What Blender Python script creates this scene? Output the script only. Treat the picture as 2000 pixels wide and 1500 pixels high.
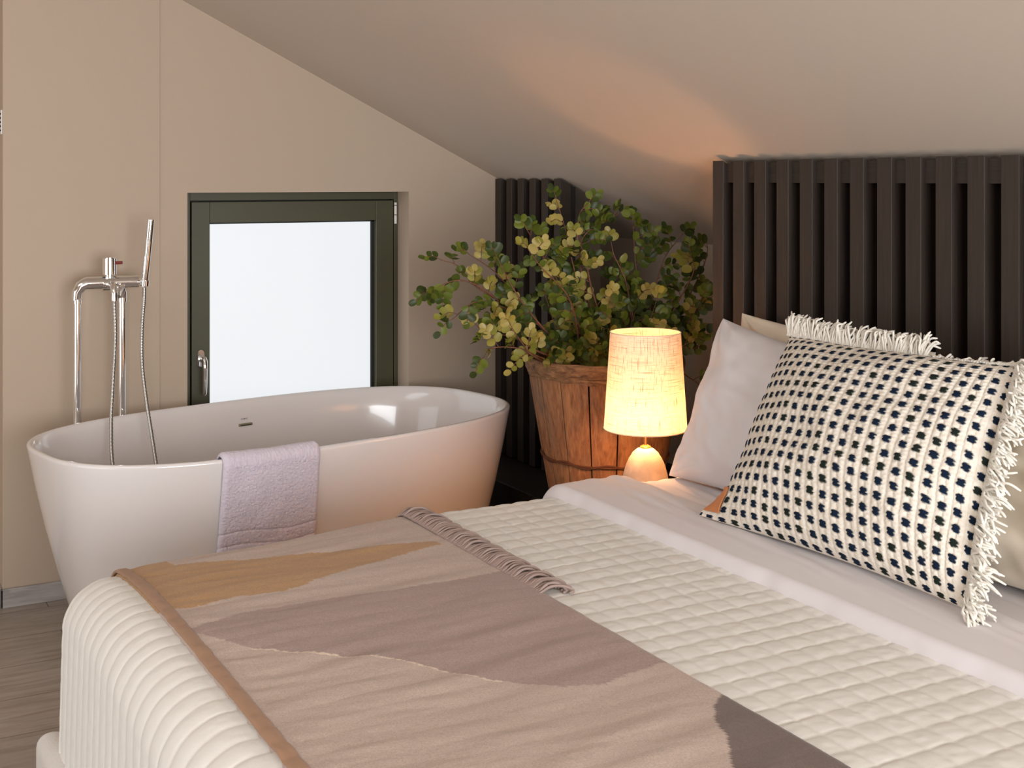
import bpy, bmesh, math, random
import numpy as np
from mathutils import Vector, Matrix, noise as mnoise
for o in list(bpy.data.objects): bpy.data.objects.remove(o)
scene = bpy.context.scene
C = scene.collection
PI = math.pi

# ---------------------------------------------------------------- camera
F_PX, HORIZON, YAW = 2474.0, 350.0, math.radians(28.8)
cam_d = bpy.data.cameras.new('camera'); cam = bpy.data.objects.new('camera', cam_d); C.objects.link(cam)
cam.location = (0, 0, 1.5); cam.rotation_euler = (PI/2, 0, -YAW)
cam_d.sensor_fit = 'HORIZONTAL'; cam_d.sensor_width = 36; cam_d.lens = F_PX/2000*36
cam_d.shift_y = -(750-HORIZON)/2000
cam_d.clip_start = .05
scene.camera = cam
# ---------------------------------------------------------------- world + light + exposure
w = bpy.data.worlds.new('world'); scene.world = w; w.use_nodes = True
w.node_tree.nodes['Background'].inputs[0].default_value = (.8, .87, 1, 1)
w.node_tree.nodes['Background'].inputs[1].default_value = .3
def area(name, loc, rot, sx, sy, power, col):
    d = bpy.data.lights.new(name, 'AREA'); d.shape = 'RECTANGLE'; d.size = sx; d.size_y = sy; d.energy = power; d.color = col
    o = bpy.data.objects.new(name, d); C.objects.link(o); o.location = loc; o.rotation_euler = rot; return o
# daylight entering by the glazed doors in the left wall and by the opening behind the viewer
area('daylight_left', (-3.1, 2.6, 1.0), (0, -PI/2, 0), 1.8, 3.2, 22, (.90, .955, 1))
area('daylight_rear', (.45, -2.4, 1.15), (PI/2, 0, 0), 3.1, 1.9, 160, (.91, .96, 1))
area('overhead_fill', (-1.1, 1.6, 3.03), (0, math.radians(-6), 0), 1.6, 2.8, 26, (.91, .96, 1))  # added fill lamp to brighten bed top and floor; the ceiling has no opening
vs = scene.view_settings
vs.view_transform = 'Standard'; vs.look = 'None'; vs.gamma = 1; vs.use_curve_mapping = False
vs.exposure = 0.56

# ---------------------------------------------------------------- materials
def lin(c):
    return tuple((x/255/12.92) if x/255 <= .04045 else ((x/255+.055)/1.055)**2.4 for x in c)
class NM:
    def __init__(s, name, rgb, rough=.5, metal=0, coat=0, spec=.5, sheen=0):
        s.m = bpy.data.materials.new(name); s.m.use_nodes = True; s.t = s.m.node_tree
        s.b = s.t.nodes['Principled BSDF']; s.i = s.b.inputs
        s.i['Base Color'].default_value = (*lin(rgb), 1); s.i['Roughness'].default_value = rough
        s.i['Metallic'].default_value = metal; s.i['Coat Weight'].default_value = coat
        s.i['Specular IOR Level'].default_value = spec
        if sheen: s.i['Sheen Weight'].default_value = sheen; s.i['Sheen Roughness'].default_value = .5
    def n(s, t, **kw):
        nd = s.t.nodes.new(t)
        for k, v in kw.items(): setattr(nd, k, v)
        return nd
    def l(s, a, b): s.t.links.new(a, b)
    def coord(s, scale=(1, 1, 1), kind='Object', rot=(0, 0, 0)):
        tc = s.n('ShaderNodeTexCoord'); mp = s.n('ShaderNodeMapping'); mp.inputs['Scale'].default_value = scale
        mp.inputs['Rotation'].default_value = rot
        s.l(tc.outputs[kind], mp.inputs[0]); return mp.outputs[0]
    def noise(s, vec, scale, detail=3, rough=.5, dist=0):
        n = s.n('ShaderNodeTexNoise'); n.inputs['Scale'].default_value = scale; n.inputs['Detail'].default_value = detail
        n.inputs['Roughness'].default_value = rough; n.inputs['Distortion'].default_value = dist; s.l(vec, n.inputs['Vector']); return n.outputs['Fac']
    def ramp(s, fac, stops):
        r = s.n('ShaderNodeValToRGB'); e = r.color_ramp.elements
        while len(e) < len(stops): e.new(.5)
        for k, (p, c) in enumerate(stops): e[k].position = p; e[k].color = (*lin(c), 1)
        s.l(fac, r.inputs[0]); return r.outputs[0]
    def color(s, out): s.l(out, s.i['Base Color'])
    def bump(s, h, strength=.3, dist=.002):
        b = s.n('ShaderNodeBump'); b.inputs['Strength'].default_value = strength; b.inputs['Distance'].default_value = dist
        s.l(h, b.inputs['Height']); s.l(b.outputs[0], s.i['Normal']); return b
    def math(s, op, a, b=None):
        m = s.n('ShaderNodeMath', operation=op)
        for k, x in enumerate((a, b)):
            if x is None: continue
            if isinstance(x, (int, float)): m.inputs[k].default_value = x
            else: s.l(x, m.inputs[k])
        return m.outputs[0]
    def mix(s, f, a, b):
        m = s.n('ShaderNodeMix', data_type='RGBA')
        for k, x in ((0, f), (6, a), (7, b)):
            if isinstance(x, tuple): m.inputs[k].default_value = (*lin(x), 1)
            elif isinstance(x, (int, float)): m.inputs[k].default_value = x
            else: s.l(x, m.inputs[k])
        return m.outputs[2]
def simple(name, rgb, **k): return NM(name, rgb, **k).m

def plaster(name, rgb, b=.12):
    q = NM(name, rgb, rough=.85, spec=.2); v = q.coord()
    q.bump(q.noise(v, 38, 6, .65), b, .004); return q.m
M = {}
M['wall'] = plaster('wall_paint', (190, 171, 152))
M['ceiling'] = plaster('ceiling_paint', (204, 190, 176))
def floor_mat():
    q = NM('wood_look_tile', (150, 138, 126), rough=.38)
    v = q.coord((1, 1, 1)); g = q.coord((1.1, 9, 1))
    n1 = q.noise(g, 3.2, 7, .6, .6); n2 = q.noise(g, 14, 4, .6)
    base = q.ramp(q.math('ADD', q.math('MULTIPLY', n1, .75), q.math('MULTIPLY', n2, .25)),
                  [(.3, (134, 121, 110)), (.5, (160, 148, 137)), (.72, (178, 167, 157))])
    br = q.n('ShaderNodeTexBrick'); br.inputs['Scale'].default_value = 1; br.offset = .37
    br.inputs['Brick Width'].default_value = 1.2; br.inputs['Row Height'].default_value = .26
    br.inputs['Mortar Size'].default_value = .0022; br.inputs['Mortar Smooth'].default_value = .3
    br.inputs['Color1'].default_value = (1, 1, 1, 1); br.inputs['Color2'].default_value = (.9, .9, .9, 1); br.inputs['Mortar'].default_value = (.35, .33, .31, 1)
    mp = q.coord((1, 1, 1)); mp.node.inputs['Location'].default_value = (.04, .003, 0); q.l(mp, br.inputs['Vector'])
    m = q.n('ShaderNodeMix', data_type='RGBA', blend_type='MULTIPLY'); m.inputs[0].default_value = 1
    q.l(base, m.inputs[6]); q.l(br.outputs['Color'], m.inputs[7]); q.color(m.outputs[2]); return q.m
M['floor'] = floor_mat()
def base_mat():
    q = NM('grey_veined_skirting', (170, 165, 160), rough=.5); g = q.coord((1, 6, 7))
    q.color(q.ramp(q.noise(g, 4, 6, .6, 1), [(.3, (138, 131, 128)), (.7, (186, 180, 176))])); return q.m
M['skirting'] = base_mat()
def wood(name, a, b, grain=(60, 60, 2.2), rough=.55, bumpd=.0008):
    q = NM(name, a, rough=rough); g = q.coord(grain); n = q.noise(g, 3, 6, .65, .5)
    q.color(q.ramp(n, [(.3, a), (.7, b)])); q.bump(n, .35, bumpd); return q.m
M['slat'] = wood('dark_slat_veneer', (42, 33, 27), (58, 46, 38))
M['slat_h'] = wood('dark_rail_veneer', (42, 33, 27), (58, 47, 39), grain=(60, 2.2, 60))
M['black'] = wood('black_stained_board', (24, 19, 16), (34, 27, 23))
M['green'] = simple('dark_green_frame_paint', (74, 72, 50), rough=.45)
M['gasket'] = simple('black_gasket', (16, 18, 18), rough=.6)
M['chrome'] = simple('chrome', (236, 236, 236), rough=.07, metal=1)
M['steel'] = simple('brushed_steel', (190, 188, 184), rough=.25, metal=1)
M['red'] = simple('red_button', (120, 40, 34), rough=.4)
M['plastic'] = simple('white_plastic', (228, 224, 218), rough=.45)
M['hole'] = simple('dark_hole', (14, 12, 12), rough=.9)
M['tub'] = simple('glossy_white_solid_surface', (236, 230, 228), rough=.16, coat=.5)
M['overflow'] = simple('brushed_brass_overflow', (152, 146, 118), rough=.4, metal=.3)
M['ink'] = simple('grey_print', (120, 118, 116), rough=.6)
def glass_mat():
    q = NM('frosted_daylit_glass', (225, 232, 236), rough=.4)
    q.i['Emission Color'].default_value = (.89, .915, .94, 1); q.i['Emission Strength'].default_value = .63
    q.i['Base Color'].default_value = (.05, .05, .05, 1)
    return q.m
M['glass'] = glass_mat()
def fabric(name, rgb, rgb2=None, scale=900, b=.3, d=.0006, sheen=.15, rough=.9):
    q = NM(name, rgb, rough=rough, sheen=sheen, spec=.15); v = q.coord()
    n = q.noise(v, scale, 2, .6)
    if rgb2: q.color(q.ramp(q.noise(v, scale*.35, 4, .7), [(.35, rgb2), (.65, rgb)]))
    q.bump(n, b, d); return q.m
M['quilt'] = fabric('off_white_quilted_cotton', (234, 230, 223), scale=260, b=.25, d=.0012)
M['sheet'] = fabric('white_sateen_sheet', (232, 226, 228), scale=700, b=.08, d=.0003, sheen=.1, rough=.75)
M['pillow'] = fabric('white_pillowcase', (231, 226, 228), scale=700, b=.08, d=.0003, sheen=.1, rough=.78)
M['cream'] = fabric('cream_linen', (226, 212, 192), scale=500, b=.2, d=.0005)
M['frame'] = fabric('white_boucle', (224, 218, 212), scale=180, b=.6, d=.002)
M['yarn'] = fabric('ivory_wool_yarn', (238, 232, 221), scale=600, b=.5, d=.0008)
M['fringe'] = fabric('mauve_wool_fringe', (170, 148, 140), scale=600, b=.5, d=.0008)
M['binding'] = fabric('brown_binding', (166, 128, 100), scale=700, b=.3, d=.0006)
M['towel'] = fabric('lilac_terry', (224, 215, 226), rgb2=(214, 203, 218), scale=420, b=.6, d=.0015, sheen=.4)
def attr_mat(name, rough=.9, spec=.15, bumpscale=500, b=.4, d=.001, speck=None, sheen=0):
    q = NM(name, (200, 200, 200), rough=rough, spec=spec, sheen=sheen)
    a = q.n('ShaderNodeAttribute', attribute_name='Col'); c = a.outputs['Color']
    v = q.coord()
    if speck:
        n = q.noise(v, speck, 3, .8); hs = q.n('ShaderNodeHueSaturation'); q.l(c, hs.inputs['Color'])
        q.l(q.math('ADD', q.math('MULTIPLY', n, 1.0), .5), hs.inputs['Value']); c = hs.outputs[0]
    q.color(c); q.bump(q.noise(v, bumpscale, 3, .7), b, d); return q
M['throw'] = attr_mat('woven_wool_throw', bumpscale=420, speck=300, sheen=.2).m
M['cushion'] = attr_mat('woven_dotted_wool', bumpscale=420, b=.5, d=.0014).m
q = attr_mat('carob_leaf', rough=.42, spec=.4, bumpscale=60, b=.2, d=.001)
tr = q.n('ShaderNodeBsdfTranslucent'); q.l(q.i['Base Color'].links[0].from_socket, tr.inputs[0])
mx = q.n('ShaderNodeMixShader'); mx.inputs[0].default_value = .22; outn = q.t.nodes['Material Output']
q.l(q.b.outputs[0], mx.inputs[1]); q.l(tr.outputs[0], mx.inputs[2]); q.l(mx.outputs[0], outn.inputs[0])
M['leaf'] = q.m
M['bark'] = wood('reddish_bark', (92, 52, 36), (136, 92, 64), grain=(30, 30, 30))
def stave_mat():
    q = NM('weathered_stave_wood', (150, 100, 64), rough=.75); g = q.coord((26, 26, 3)); n = q.noise(g, 3, 6, .65, .5)
    c = q.ramp(n, [(.3, (118, 72, 44)), (.7, (182, 130, 88))]); b = q.noise(q.coord((5, 5, 2.2)), 3, 5, .7)
    grey = q.ramp(q.noise(q.coord((60, 60, 9)), 2, 4, .7), [(.35, (78, 58, 44)), (.7, (150, 124, 100))])
    f = q.n('ShaderNodeMapRange'); f.inputs['From Min'].default_value = .48; f.inputs['From Max'].default_value = .68; f.inputs['To Max'].default_value = .75; q.l(b, f.inputs[0])
    q.color(q.mix(f.outputs[0], c, grey)); q.bump(n, .4, .0018); return q.m
M['stave'] = stave_mat()
M['rim'] = wood('worn_bark_rim', (82, 52, 34), (168, 124, 84), grain=(9, 9, 26), rough=.8, bumpd=.003)
M['wire'] = simple('rusty_wire', (104, 62, 40), rough=.6, metal=.4)
M['soil'] = simple('dark_soil', (30, 22, 16), rough=1)
M['brass'] = simple('brass_stem', (200, 150, 84), rough=.3, metal=1)
def stone():
    q = NM('pale_stone', (214, 196, 176), rough=.75); v = q.coord(); n = q.noise(v, 9, 5, .6)
    q.color(q.ramp(n, [(.35, (176, 160, 144)), (.65, (226, 208, 188))])); q.bump(n, .25, .002); return q.m
M['stone'] = stone()
M['leather'] = fabric('tan_leather', (198, 124, 74), scale=160, b=.3, d=.0008, rough=.6)
def shade_mat():
    q = NM('linen_lamp_shade', (240, 220, 176), rough=.9, spec=.1)
    tc = q.n('ShaderNodeTexCoord'); sp = q.n('ShaderNodeSeparateXYZ'); q.l(tc.outputs['UV'], sp.inputs[0])
    def stripes(axis_scale):
        mp = q.n('ShaderNodeMapping'); mp.inputs['Scale'].default_value = axis_scale; q.l(tc.outputs['UV'], mp.inputs[0])
        return q.noise(mp.outputs[0], 1, 2, .7)
    n1 = stripes((300, 5, 1)); n2 = stripes((7, 190, 1))
    both = q.math('MINIMUM', n1, n2)
    c = q.ramp(both, [(.32, (158, 120, 70)), (.44, (248, 236, 214))])
    tl = q.n('ShaderNodeBsdfTranslucent'); q.l(c, tl.inputs[0]); q.color(c)
    m = q.n('ShaderNodeMixShader'); m.inputs[0].default_value = .20
    q.l(q.b.outputs[0], m.inputs[1]); q.l(tl.outputs[0], m.inputs[2]); q.l(m.outputs[0], q.t.nodes['Material Output'].inputs[0]); return q.m
M['shade'] = shade_mat()
q = NM('warm_bulb', (255, 220, 160)); q.i['Emission Color'].default_value = (1, .48, .20, 1); q.i['Emission Strength'].default_value = 170; M['bulb'] = q.m

# ---------------------------------------------------------------- helpers
def link(name, me, mat=None, parent=None, smooth=True, loc=None):
    o = bpy.data.objects.new(name, me); C.objects.link(o)
    if mat: me.materials.append(mat)
    if smooth and len(me.polygons): me.polygons.foreach_set('use_smooth', [True]*len(me.polygons))
    if parent: o.parent = parent
    if loc: o.location = loc
    return o
def tag(o, label, cat, group=None):
    o['label'] = label; o['category'] = cat
    if group: o['group'] = group
    return o
def thing(name, label, cat, loc=(0, 0, 0), group=None):
    o = bpy.data.objects.new(name, None); C.objects.link(o); o.location = loc; o.empty_display_size = .1
    return tag(o, label, cat, group)
class MB:
    """collects geometry of one mesh; coordinates are world coordinates, shifted by the parent's place in build()"""
    def __init__(s): s.v = []; s.f = []; s.n = 0; s.col = []
    def add(s, v, f, col=None):
        v = np.asarray(v, float).reshape(-1, 3); s.v.append(v); s.f += [tuple(int(i)+s.n for i in q) for q in f]
        if col is not None: s.col.append(np.tile(np.array([*col, 1.]), (len(v), 1)) if np.ndim(col) == 1 else np.c_[col, np.ones(len(v))])
        s.n += len(v)
    def box(s, a, b):
        x0, y0, z0 = a; x1, y1, z1 = b
        s.add([(x0, y0, z0), (x1, y0, z0), (x1, y1, z0), (x0, y1, z0), (x0, y0, z1), (x1, y0, z1), (x1, y1, z1), (x0, y1, z1)],
              [(0, 3, 2, 1), (4, 5, 6, 7), (0, 1, 5, 4), (1, 2, 6, 5), (2, 3, 7, 6), (3, 0, 4, 7)])
    def tube(s, pts, r, k=10, cap=True, col=None):
        P = [Vector(p) for p in pts]; n = len(P); R = r if hasattr(r, '__len__') else [r]*n
        t = [(P[min(i+1, n-1)]-P[max(i-1, 0)]).normalized() for i in range(n)]
        a = Vector((0, 0, 1)) if abs(t[0].z) < .9 else Vector((1, 0, 0))
        nx = t[0].cross(a).normalized(); V = []
        for i in range(n):
            nx = (nx - t[i]*nx.dot(t[i])).normalized(); ny = t[i].cross(nx)
            for j in range(k):
                an = 2*PI*j/k; V.append(P[i]+nx*(R[i]*math.cos(an))+ny*(R[i]*math.sin(an)))
        F = [(i*k+j, i*k+(j+1) % k, (i+1)*k+(j+1) % k, (i+1)*k+j) for i in range(n-1) for j in range(k)]
        if cap: F += [tuple(range(k-1, -1, -1)), tuple((n-1)*k+j for j in range(k))]
        s.add([tuple(v) for v in V], F, col)
    def lathe(s, prof, c, k=48, cap0=False, cap1=False):
        V = [(c[0]+r*math.cos(2*PI*j/k), c[1]+r*math.sin(2*PI*j/k), c[2]+z) for r, z in prof for j in range(k)]
        n = len(prof); F = [(i*k+j, i*k+(j+1) % k, (i+1)*k+(j+1) % k, (i+1)*k+j) for i in range(n-1) for j in range(k)]
        if cap0: F.append(tuple(range(k-1, -1, -1)))
        if cap1: F.append(tuple((n-1)*k+j for j in range(k)))
        s.add(V, F)
    def grid(s, A, closed_u=False, col=None):
        nu, nv = A.shape[:2]; F = []
        for i in range(nu if closed_u else nu-1):
            for j in range(nv-1):
                F.append((i*nv+j, ((i+1) % nu)*nv+j, ((i+1) % nu)*nv+j+1, i*nv+j+1))
        s.add(A.reshape(-1, 3), F, col)
    def build(s, name, mat, parent=None, smooth=False, bevel=0, seg=2, auto=None):
        v = np.concatenate(s.v)
        org = np.array(parent.matrix_world.translation if parent is None else world_loc(parent)) if parent else None
        if org is not None: v = v-org
        me = bpy.data.meshes.new(name); me.from_pydata(v.tolist(), [], s.f); me.update()
        if s.col:
            ca = me.color_attributes.new('Col', 'FLOAT_COLOR', 'POINT'); ca.data.foreach_set('color', np.concatenate(s.col).astype(np.float32).ravel())
        o = link(name, me, mat, parent, smooth)
        if auto:
            try: me.set_sharp_from_angle(angle=math.radians(auto))
            except Exception: pass
        if bevel:
            m = o.modifiers.new('bevel', 'BEVEL'); m.width = bevel; m.segments = seg; m.limit_method = 'ANGLE'; m.harden_normals = False
        return o
def world_loc(o):
    p = Vector((0, 0, 0))
    while o: p += o.location; o = o.parent
    return p
def biggrid(name, A, mat, parent=None, col=None, thick=0):
    """fast dense grid mesh from numpy array (nu,nv,3)"""
    nu, nv = A.shape[:2]; idx = np.arange(nu*nv).reshape(nu, nv)
    q = np.stack([idx[:-1, :-1], idx[1:, :-1], idx[1:, 1:], idx[:-1, 1:]], -1).reshape(-1, 4)
    V = A.reshape(-1, 3)
    if parent: V = V-np.array(world_loc(parent))
    me = bpy.data.meshes.new(name); me.vertices.add(len(V)); me.vertices.foreach_set('co', V.astype(np.float32).ravel())
    me.loops.add(q.size); me.loops.foreach_set('vertex_index', q.ravel().astype(np.int32))
    me.polygons.add(len(q)); me.polygons.foreach_set('loop_start', (np.arange(len(q))*4).astype(np.int32))
    me.polygons.foreach_set('loop_total', np.full(len(q), 4, np.int32))
    me.update(calc_edges=True); me.validate()
    if col is not None:
        ca = me.color_attributes.new('Col', 'FLOAT_COLOR', 'POINT')
        ca.data.foreach_set('color', np.c_[col.reshape(-1, 3), np.ones(nu*nv)].astype(np.float32).ravel())
    o = link(name, me, mat, parent)
    if thick:
        m = o.modifiers.new('thickness', 'SOLIDIFY'); m.thickness = thick; m.offset = -1 if thick > 0 else 1
    return o
def struct(o): o['kind'] = 'structure'; return o
def vnoise(x, y, seed=0):
    """cheap smooth 2d value noise, vectorised"""
    xi = np.floor(x).astype(int); yi = np.floor(y).astype(int); fx = x-xi; fy = y-yi
    def h(a, b):
        n = (a*374761393+b*668265263+seed*974711) & 0xffffffff; n = ((n ^ (n >> 13))*1274126177) & 0xffffffff
        return ((n ^ (n >> 16)) & 0xffff)/65535.
    sx = fx*fx*(3-2*fx); sy = fy*fy*(3-2*fy)
    return (h(xi, yi)*(1-sx)+h(xi+1, yi)*sx)*(1-sy)+(h(xi, yi+1)*(1-sx)+h(xi+1, yi+1)*sx)*sy

# ================================================================ THE ROOM
WY = 4.75                                   # plane of the wall with the window
def ceil_z(x): return min(1.511+.4985*(2.525-x), 3.07)
XR = 2.525-(3.07-1.511)/.4985               # where the slope meets the flat ceiling
XK = 3.06                                   # knee wall behind the slatted panels
m = MB(); m.box((-3.3, -2.6, -.1), (3.2, 5.1, 0)); struct(m.build('floor', M['floor']))
m = MB()
prof = [(-3.3, 3.07), (XR, 3.07), (XK+.14, ceil_z(XK+.14))]
for (xa, za), (xb, zb) in zip(prof, prof[1:]):
    m.add([(xa, -2.6, za), (xb, -2.6, zb), (xb, 5.1, zb), (xa, 5.1, za), (xa, -2.6, za+.12), (xb, -2.6, zb+.12), (xb, 5.1, zb+.12), (xa, 5.1, za+.12)],
          [(0, 3, 2, 1), (4, 5, 6, 7), (0, 1, 5, 4), (1, 2, 6, 5), (2, 3, 7, 6), (3, 0, 4, 7)])
struct(m.build('ceiling', M['ceiling']))
WX0, WX1, WZ0, WZ1 = 1.222, 2.129, .42, 1.449      # window recess
def wall_piece(m, xa, xb, za, zb, y0, y1):
    """vertical slab; zb None = up to the ceiling"""
    ta, tb = (ceil_z(xa)+.03, ceil_z(xb)+.03) if zb is None else (zb, zb)
    m.add([(xa, y0, za), (xb, y0, za), (xb, y1, za), (xa, y1, za), (xa, y0, ta), (xb, y0, tb), (xb, y1, tb), (xa, y1, ta)],
          [(0, 3, 2, 1), (4, 5, 6, 7), (0, 1, 5, 4), (1, 2, 6, 5), (2, 3, 7, 6), (3, 0, 4, 7)])
m = MB()
wall_piece(m, 1.1195, WX0, 0, None, WY, 5.0); wall_piece(m, WX0, WX1, WZ1, None, WY, 5.0)
wall_piece(m, WX0, WX1, 0, WZ0, WY, 5.0); wall_piece(m, WX1, XK+.1, 0, None, WY, 5.0)
struct(m.build('wall_back', M['wall']))
m = MB(); wall_piece(m, .574, 1.1193, 0, None, WY-.0035, 5.0)
struct(m.build('wall_back_left', M['wall'], bevel=.0015))
m = MB(); wall_piece(m, -3.3, .574, 0, None, WY+.16, 5.0)
struct(m.build('wall_alcove', M['wall']))
m = MB(); m.box((XK, -2.6, 0), (XK+.1, 5, ceil_z(XK)+.02)); struct(m.build('wall_right', M['wall']))
m = MB(); m.box((-3.3, -2.6, 0), (-3.2, 5, 3.1)); struct(m.build('wall_left', M['wall']))
m = MB(); m.box((-3.3, -2.6, 0), (3.16, -2.5, 1.2)); 
wall_piece(m, -3.3, XR, 1.2, None, -2.6, -2.5); wall_piece(m, XR, XK+.1, 1.2, None, -2.6, -2.5)
struct(m.build('wall_front', M['wall']))
m = MB(); m.box((.566, WY-.018, 0), (2.9, WY-.006, .066)); m.box((.566, WY-.018, 0), (.574, WY+.16, .066))
struct(m.build('baseboard_back', M['skirting'], bevel=.002))
m = MB(); m.box((-3.2, WY+.148, 0), (.566, WY+.16, .066)); struct(m.build('baseboard_alcove', M['skirting'], bevel=.002))

# vent grille seen edge-on at the left rim of the picture
v = thing('wall_vent', 'small white slotted vent plate on the left corner of the wall', 'vent', (.572, WY+.06, 1.70))
m = MB(); m.box((.5700, WY+.006, 1.658), (.5743, WY+.12, 1.744)); m.build('plate', M['plastic'], v, bevel=.0012)
m = MB()
for k in range(5): m.tube([(.5698, WY+.012, 1.672+k*.0145), (.5698, WY+.112, 1.672+k*.0145)], .0030, 8)
m.build('slots', M['hole'], v)

# window
FY = 4.86
win = bpy.data.objects.new('window_1', None); C.objects.link(win); win.location = (1.68, FY, .9); win['kind'] = 'structure'
m = MB(); fz0, fz1 = WZ0+.004, 1.4485; fx0, fx1 = WX0+.002, WX1-.002
gx0, gx1, gz1, gz0 = 1.2605, 2.111, 1.417, fz0+.03
m.box((fx0, FY, fz0), (gx0, FY+.07, fz1)); m.box((gx1, FY, fz0), (fx1, FY+.07, fz1)); m.box((gx0, FY, gz1), (gx1, FY+.07, fz1)); m.box((gx0, FY, fz0), (gx1, FY+.07, gz0))
m.build('window_frame', M['green'], win, bevel=.0015)
m = MB(); m.box((gx0, FY+.03, gz0), (gx0+.006, FY+.06, gz1)); m.box((gx1-.006, FY+.03, gz0), (gx1, FY+.06, gz1)); m.box((gx0, FY+.03, gz1-.006), (gx1, FY+.06, gz1)); m.box((gx0, FY+.03, gz0), (gx1, FY+.06, gz0+.006))
m.build('gasket', M['gasket'], win)
m = MB(); sx0, sx1, sz0, sz1 = gx0+.005, gx1-.005, gz0+.005, gz1-.005
ix0, ix1, iz0, iz1 = 1.336, 2.030, .50, 1.331; ys = FY-.004
m.box((sx0, ys, sz0), (ix0, FY+.06, sz1)); m.box((ix1, ys, sz0), (sx1, FY+.06, sz1)); m.box((ix0, ys, iz1), (ix1, FY+.06, sz1)); m.box((ix0, ys, sz0), (ix1, FY+.06, iz0))
sash = m.build('sash', M['green'], win, bevel=.0018)
m = MB(); g = .012; y0 = FY+.022
m.box((ix0, y0, iz0), (ix0+.004, FY+.04, iz1)); m.box((ix1-g, y0, iz0), (ix1, FY+.04, iz1)); m.box((ix0, y0, iz1-.006), (ix1, FY+.04, iz1)); m.box((ix0, y0, iz0), (ix1, FY+.04, iz0+.006))
m.build('glazing_gasket', M['gasket'], sash)
m = MB(); m.box((ix0, FY+.034, iz0), (ix1, FY+.04, iz1)); m.build('pane', M['glass'], win)
m = MB(); hx = gx1+.004
for z0, z1 in ((1.315, 1.352), (1.353, 1.392), (1.393, 1.405)): m.tube([(hx, FY-.006, z0), (hx, FY-.006, z1-.002)], .0062, 12)
m.build('hinge', M['plastic'], win, smooth=True, auto=40)
m = MB(); hxx, hz = 1.3005, .805     # handle
def pill(m, c, w_, h_, y0, y1, k=10):
    pts = []
    for i in range(k+1): a = PI*i/k; pts.append((c[0]+w_*math.cos(a), c[1]+(h_-w_)+w_*math.sin(a)))
    for i in range(k+1): a = PI+PI*i/k; pts.append((c[0]+w_*math.cos(a), c[1]-(h_-w_)+w_*math.sin(a)))
    n = len(pts); V = [(p[0], y, p[1]) for y in (y0, y1) for p in pts]
    m.add(V, [tuple(range(n)), tuple(range(2*n-1, n-1, -1))]+[(i, n+i, n+(i+1) % n, (i+1) % n) for i in range(n)])
pill(m, (hxx, hz+.005), .0145, .034, ys-.009, ys)
hd = m.build('handle', M['chrome'], win, bevel=.003)
m = MB(); m.tube([(hxx, ys-.006, hz), (hxx, ys-.05, hz)], .0095, 16)
m.tube([(hxx, ys-.05, hz+.014), (hxx, ys-.056, hz), (hxx+.001, ys-.058, hz-.03), (hxx+.001, ys-.056, hz-.08), (hxx, ys-.052, hz-.125), (hxx, ys-.05, hz-.13)], [.008, .0115, .0105, .0095, .009, .005], 14)
m.build('lever', M['chrome'], hd, smooth=True, auto=50)

# ================================================================ SLATTED PANELS
def slat_panel(name, label, X, ytop, n, pitch, wdt, depth, z0, z1, rail, group=None):
    """slats stand in the plane x=X facing -x; first slat starts at y=ytop and they run towards -y"""
    ylast = ytop-(n-1)*pitch-wdt
    t = thing(name, label, 'wall panel', (X+depth, (ytop+ylast)/2, z0))
    bk = X+depth
    def zt(x): return z1-.4985*(x-X)
    m = MB(); xb = bk+.02
    m.add([(bk, ylast, z0), (xb, ylast, z0), (xb, ytop, z0), (bk, ytop, z0), (bk, ylast, zt(bk)), (xb, ylast, zt(xb)), (xb, ytop, zt(xb)), (bk, ytop, zt(bk))],
          [(0, 3, 2, 1), (4, 5, 6, 7), (0, 1, 5, 4), (1, 2, 6, 5), (2, 3, 7, 6), (3, 0, 4, 7)])
    m.build('backing_board', M['black'], t)
    if rail:
        m = MB(); xr = X+rail[0]; ya = ytop-.004; yb = ylast+.004
        m.add([(xr, yb, z1-rail[1]), (bk, yb, z1-rail[1]), (bk, ya, z1-rail[1]), (xr, ya, z1-rail[1]), (xr, yb, zt(xr)-.001), (bk, yb, zt(bk)-.001), (bk, ya, zt(bk)-.001), (xr, ya, zt(xr)-.001)],
              [(0, 3, 2, 1), (4, 5, 6, 7), (0, 1, 5, 4), (1, 2, 6, 5), (2, 3, 7, 6), (3, 0, 4, 7)])
        m.build('top_rail', M['slat_h'], t)
    for k in range(n):
        ya = ytop-k*pitch; yb = ya-wdt; m = MB()
        m.add([(X, yb, z0), (bk, yb, z0), (bk, ya, z0), (X, ya, z0), (X, yb, z1), (bk, yb, zt(bk)), (bk, ya, zt(bk)), (X, ya, z1)],
              [(0, 3, 2, 1), (4, 5, 6, 7), (0, 1, 5, 4), (1, 2, 6, 5), (2, 3, 7, 6), (3, 0, 4, 7)])
        m.build('slat', M['slat'], t, bevel=.0012)
    return t
HX = 2.393; PITCH = .0973
slat_panel('slatted_headboard', 'tall dark brown slatted headboard wall behind the bed pillows', HX, 3.085, 24, PITCH, .0500, .064, .36, 1.556, (.014, .066))
PX = 2.528
slat_panel('slatted_screen', 'narrow dark slatted wall panel between the bathtub and the basket', PX, WY-.004, 6, PITCH, .0480, .05, .345, 1.502, None)
m = MB(); m.box((2.30, 3.42, 0), (XK-.002, WY-.02, .34)); 
tag(m.build('platform', M['black'], bevel=.004), 'low black platform carrying the wooden basket', 'platform')
m = MB(); m.box((HX+.0, .8, 0), (HX+.08, 3.085, .355)); tag(m.build('plinth', M['black'], bevel=.003), 'low black plinth under the slatted headboard, hidden behind bed', 'plinth')

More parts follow.
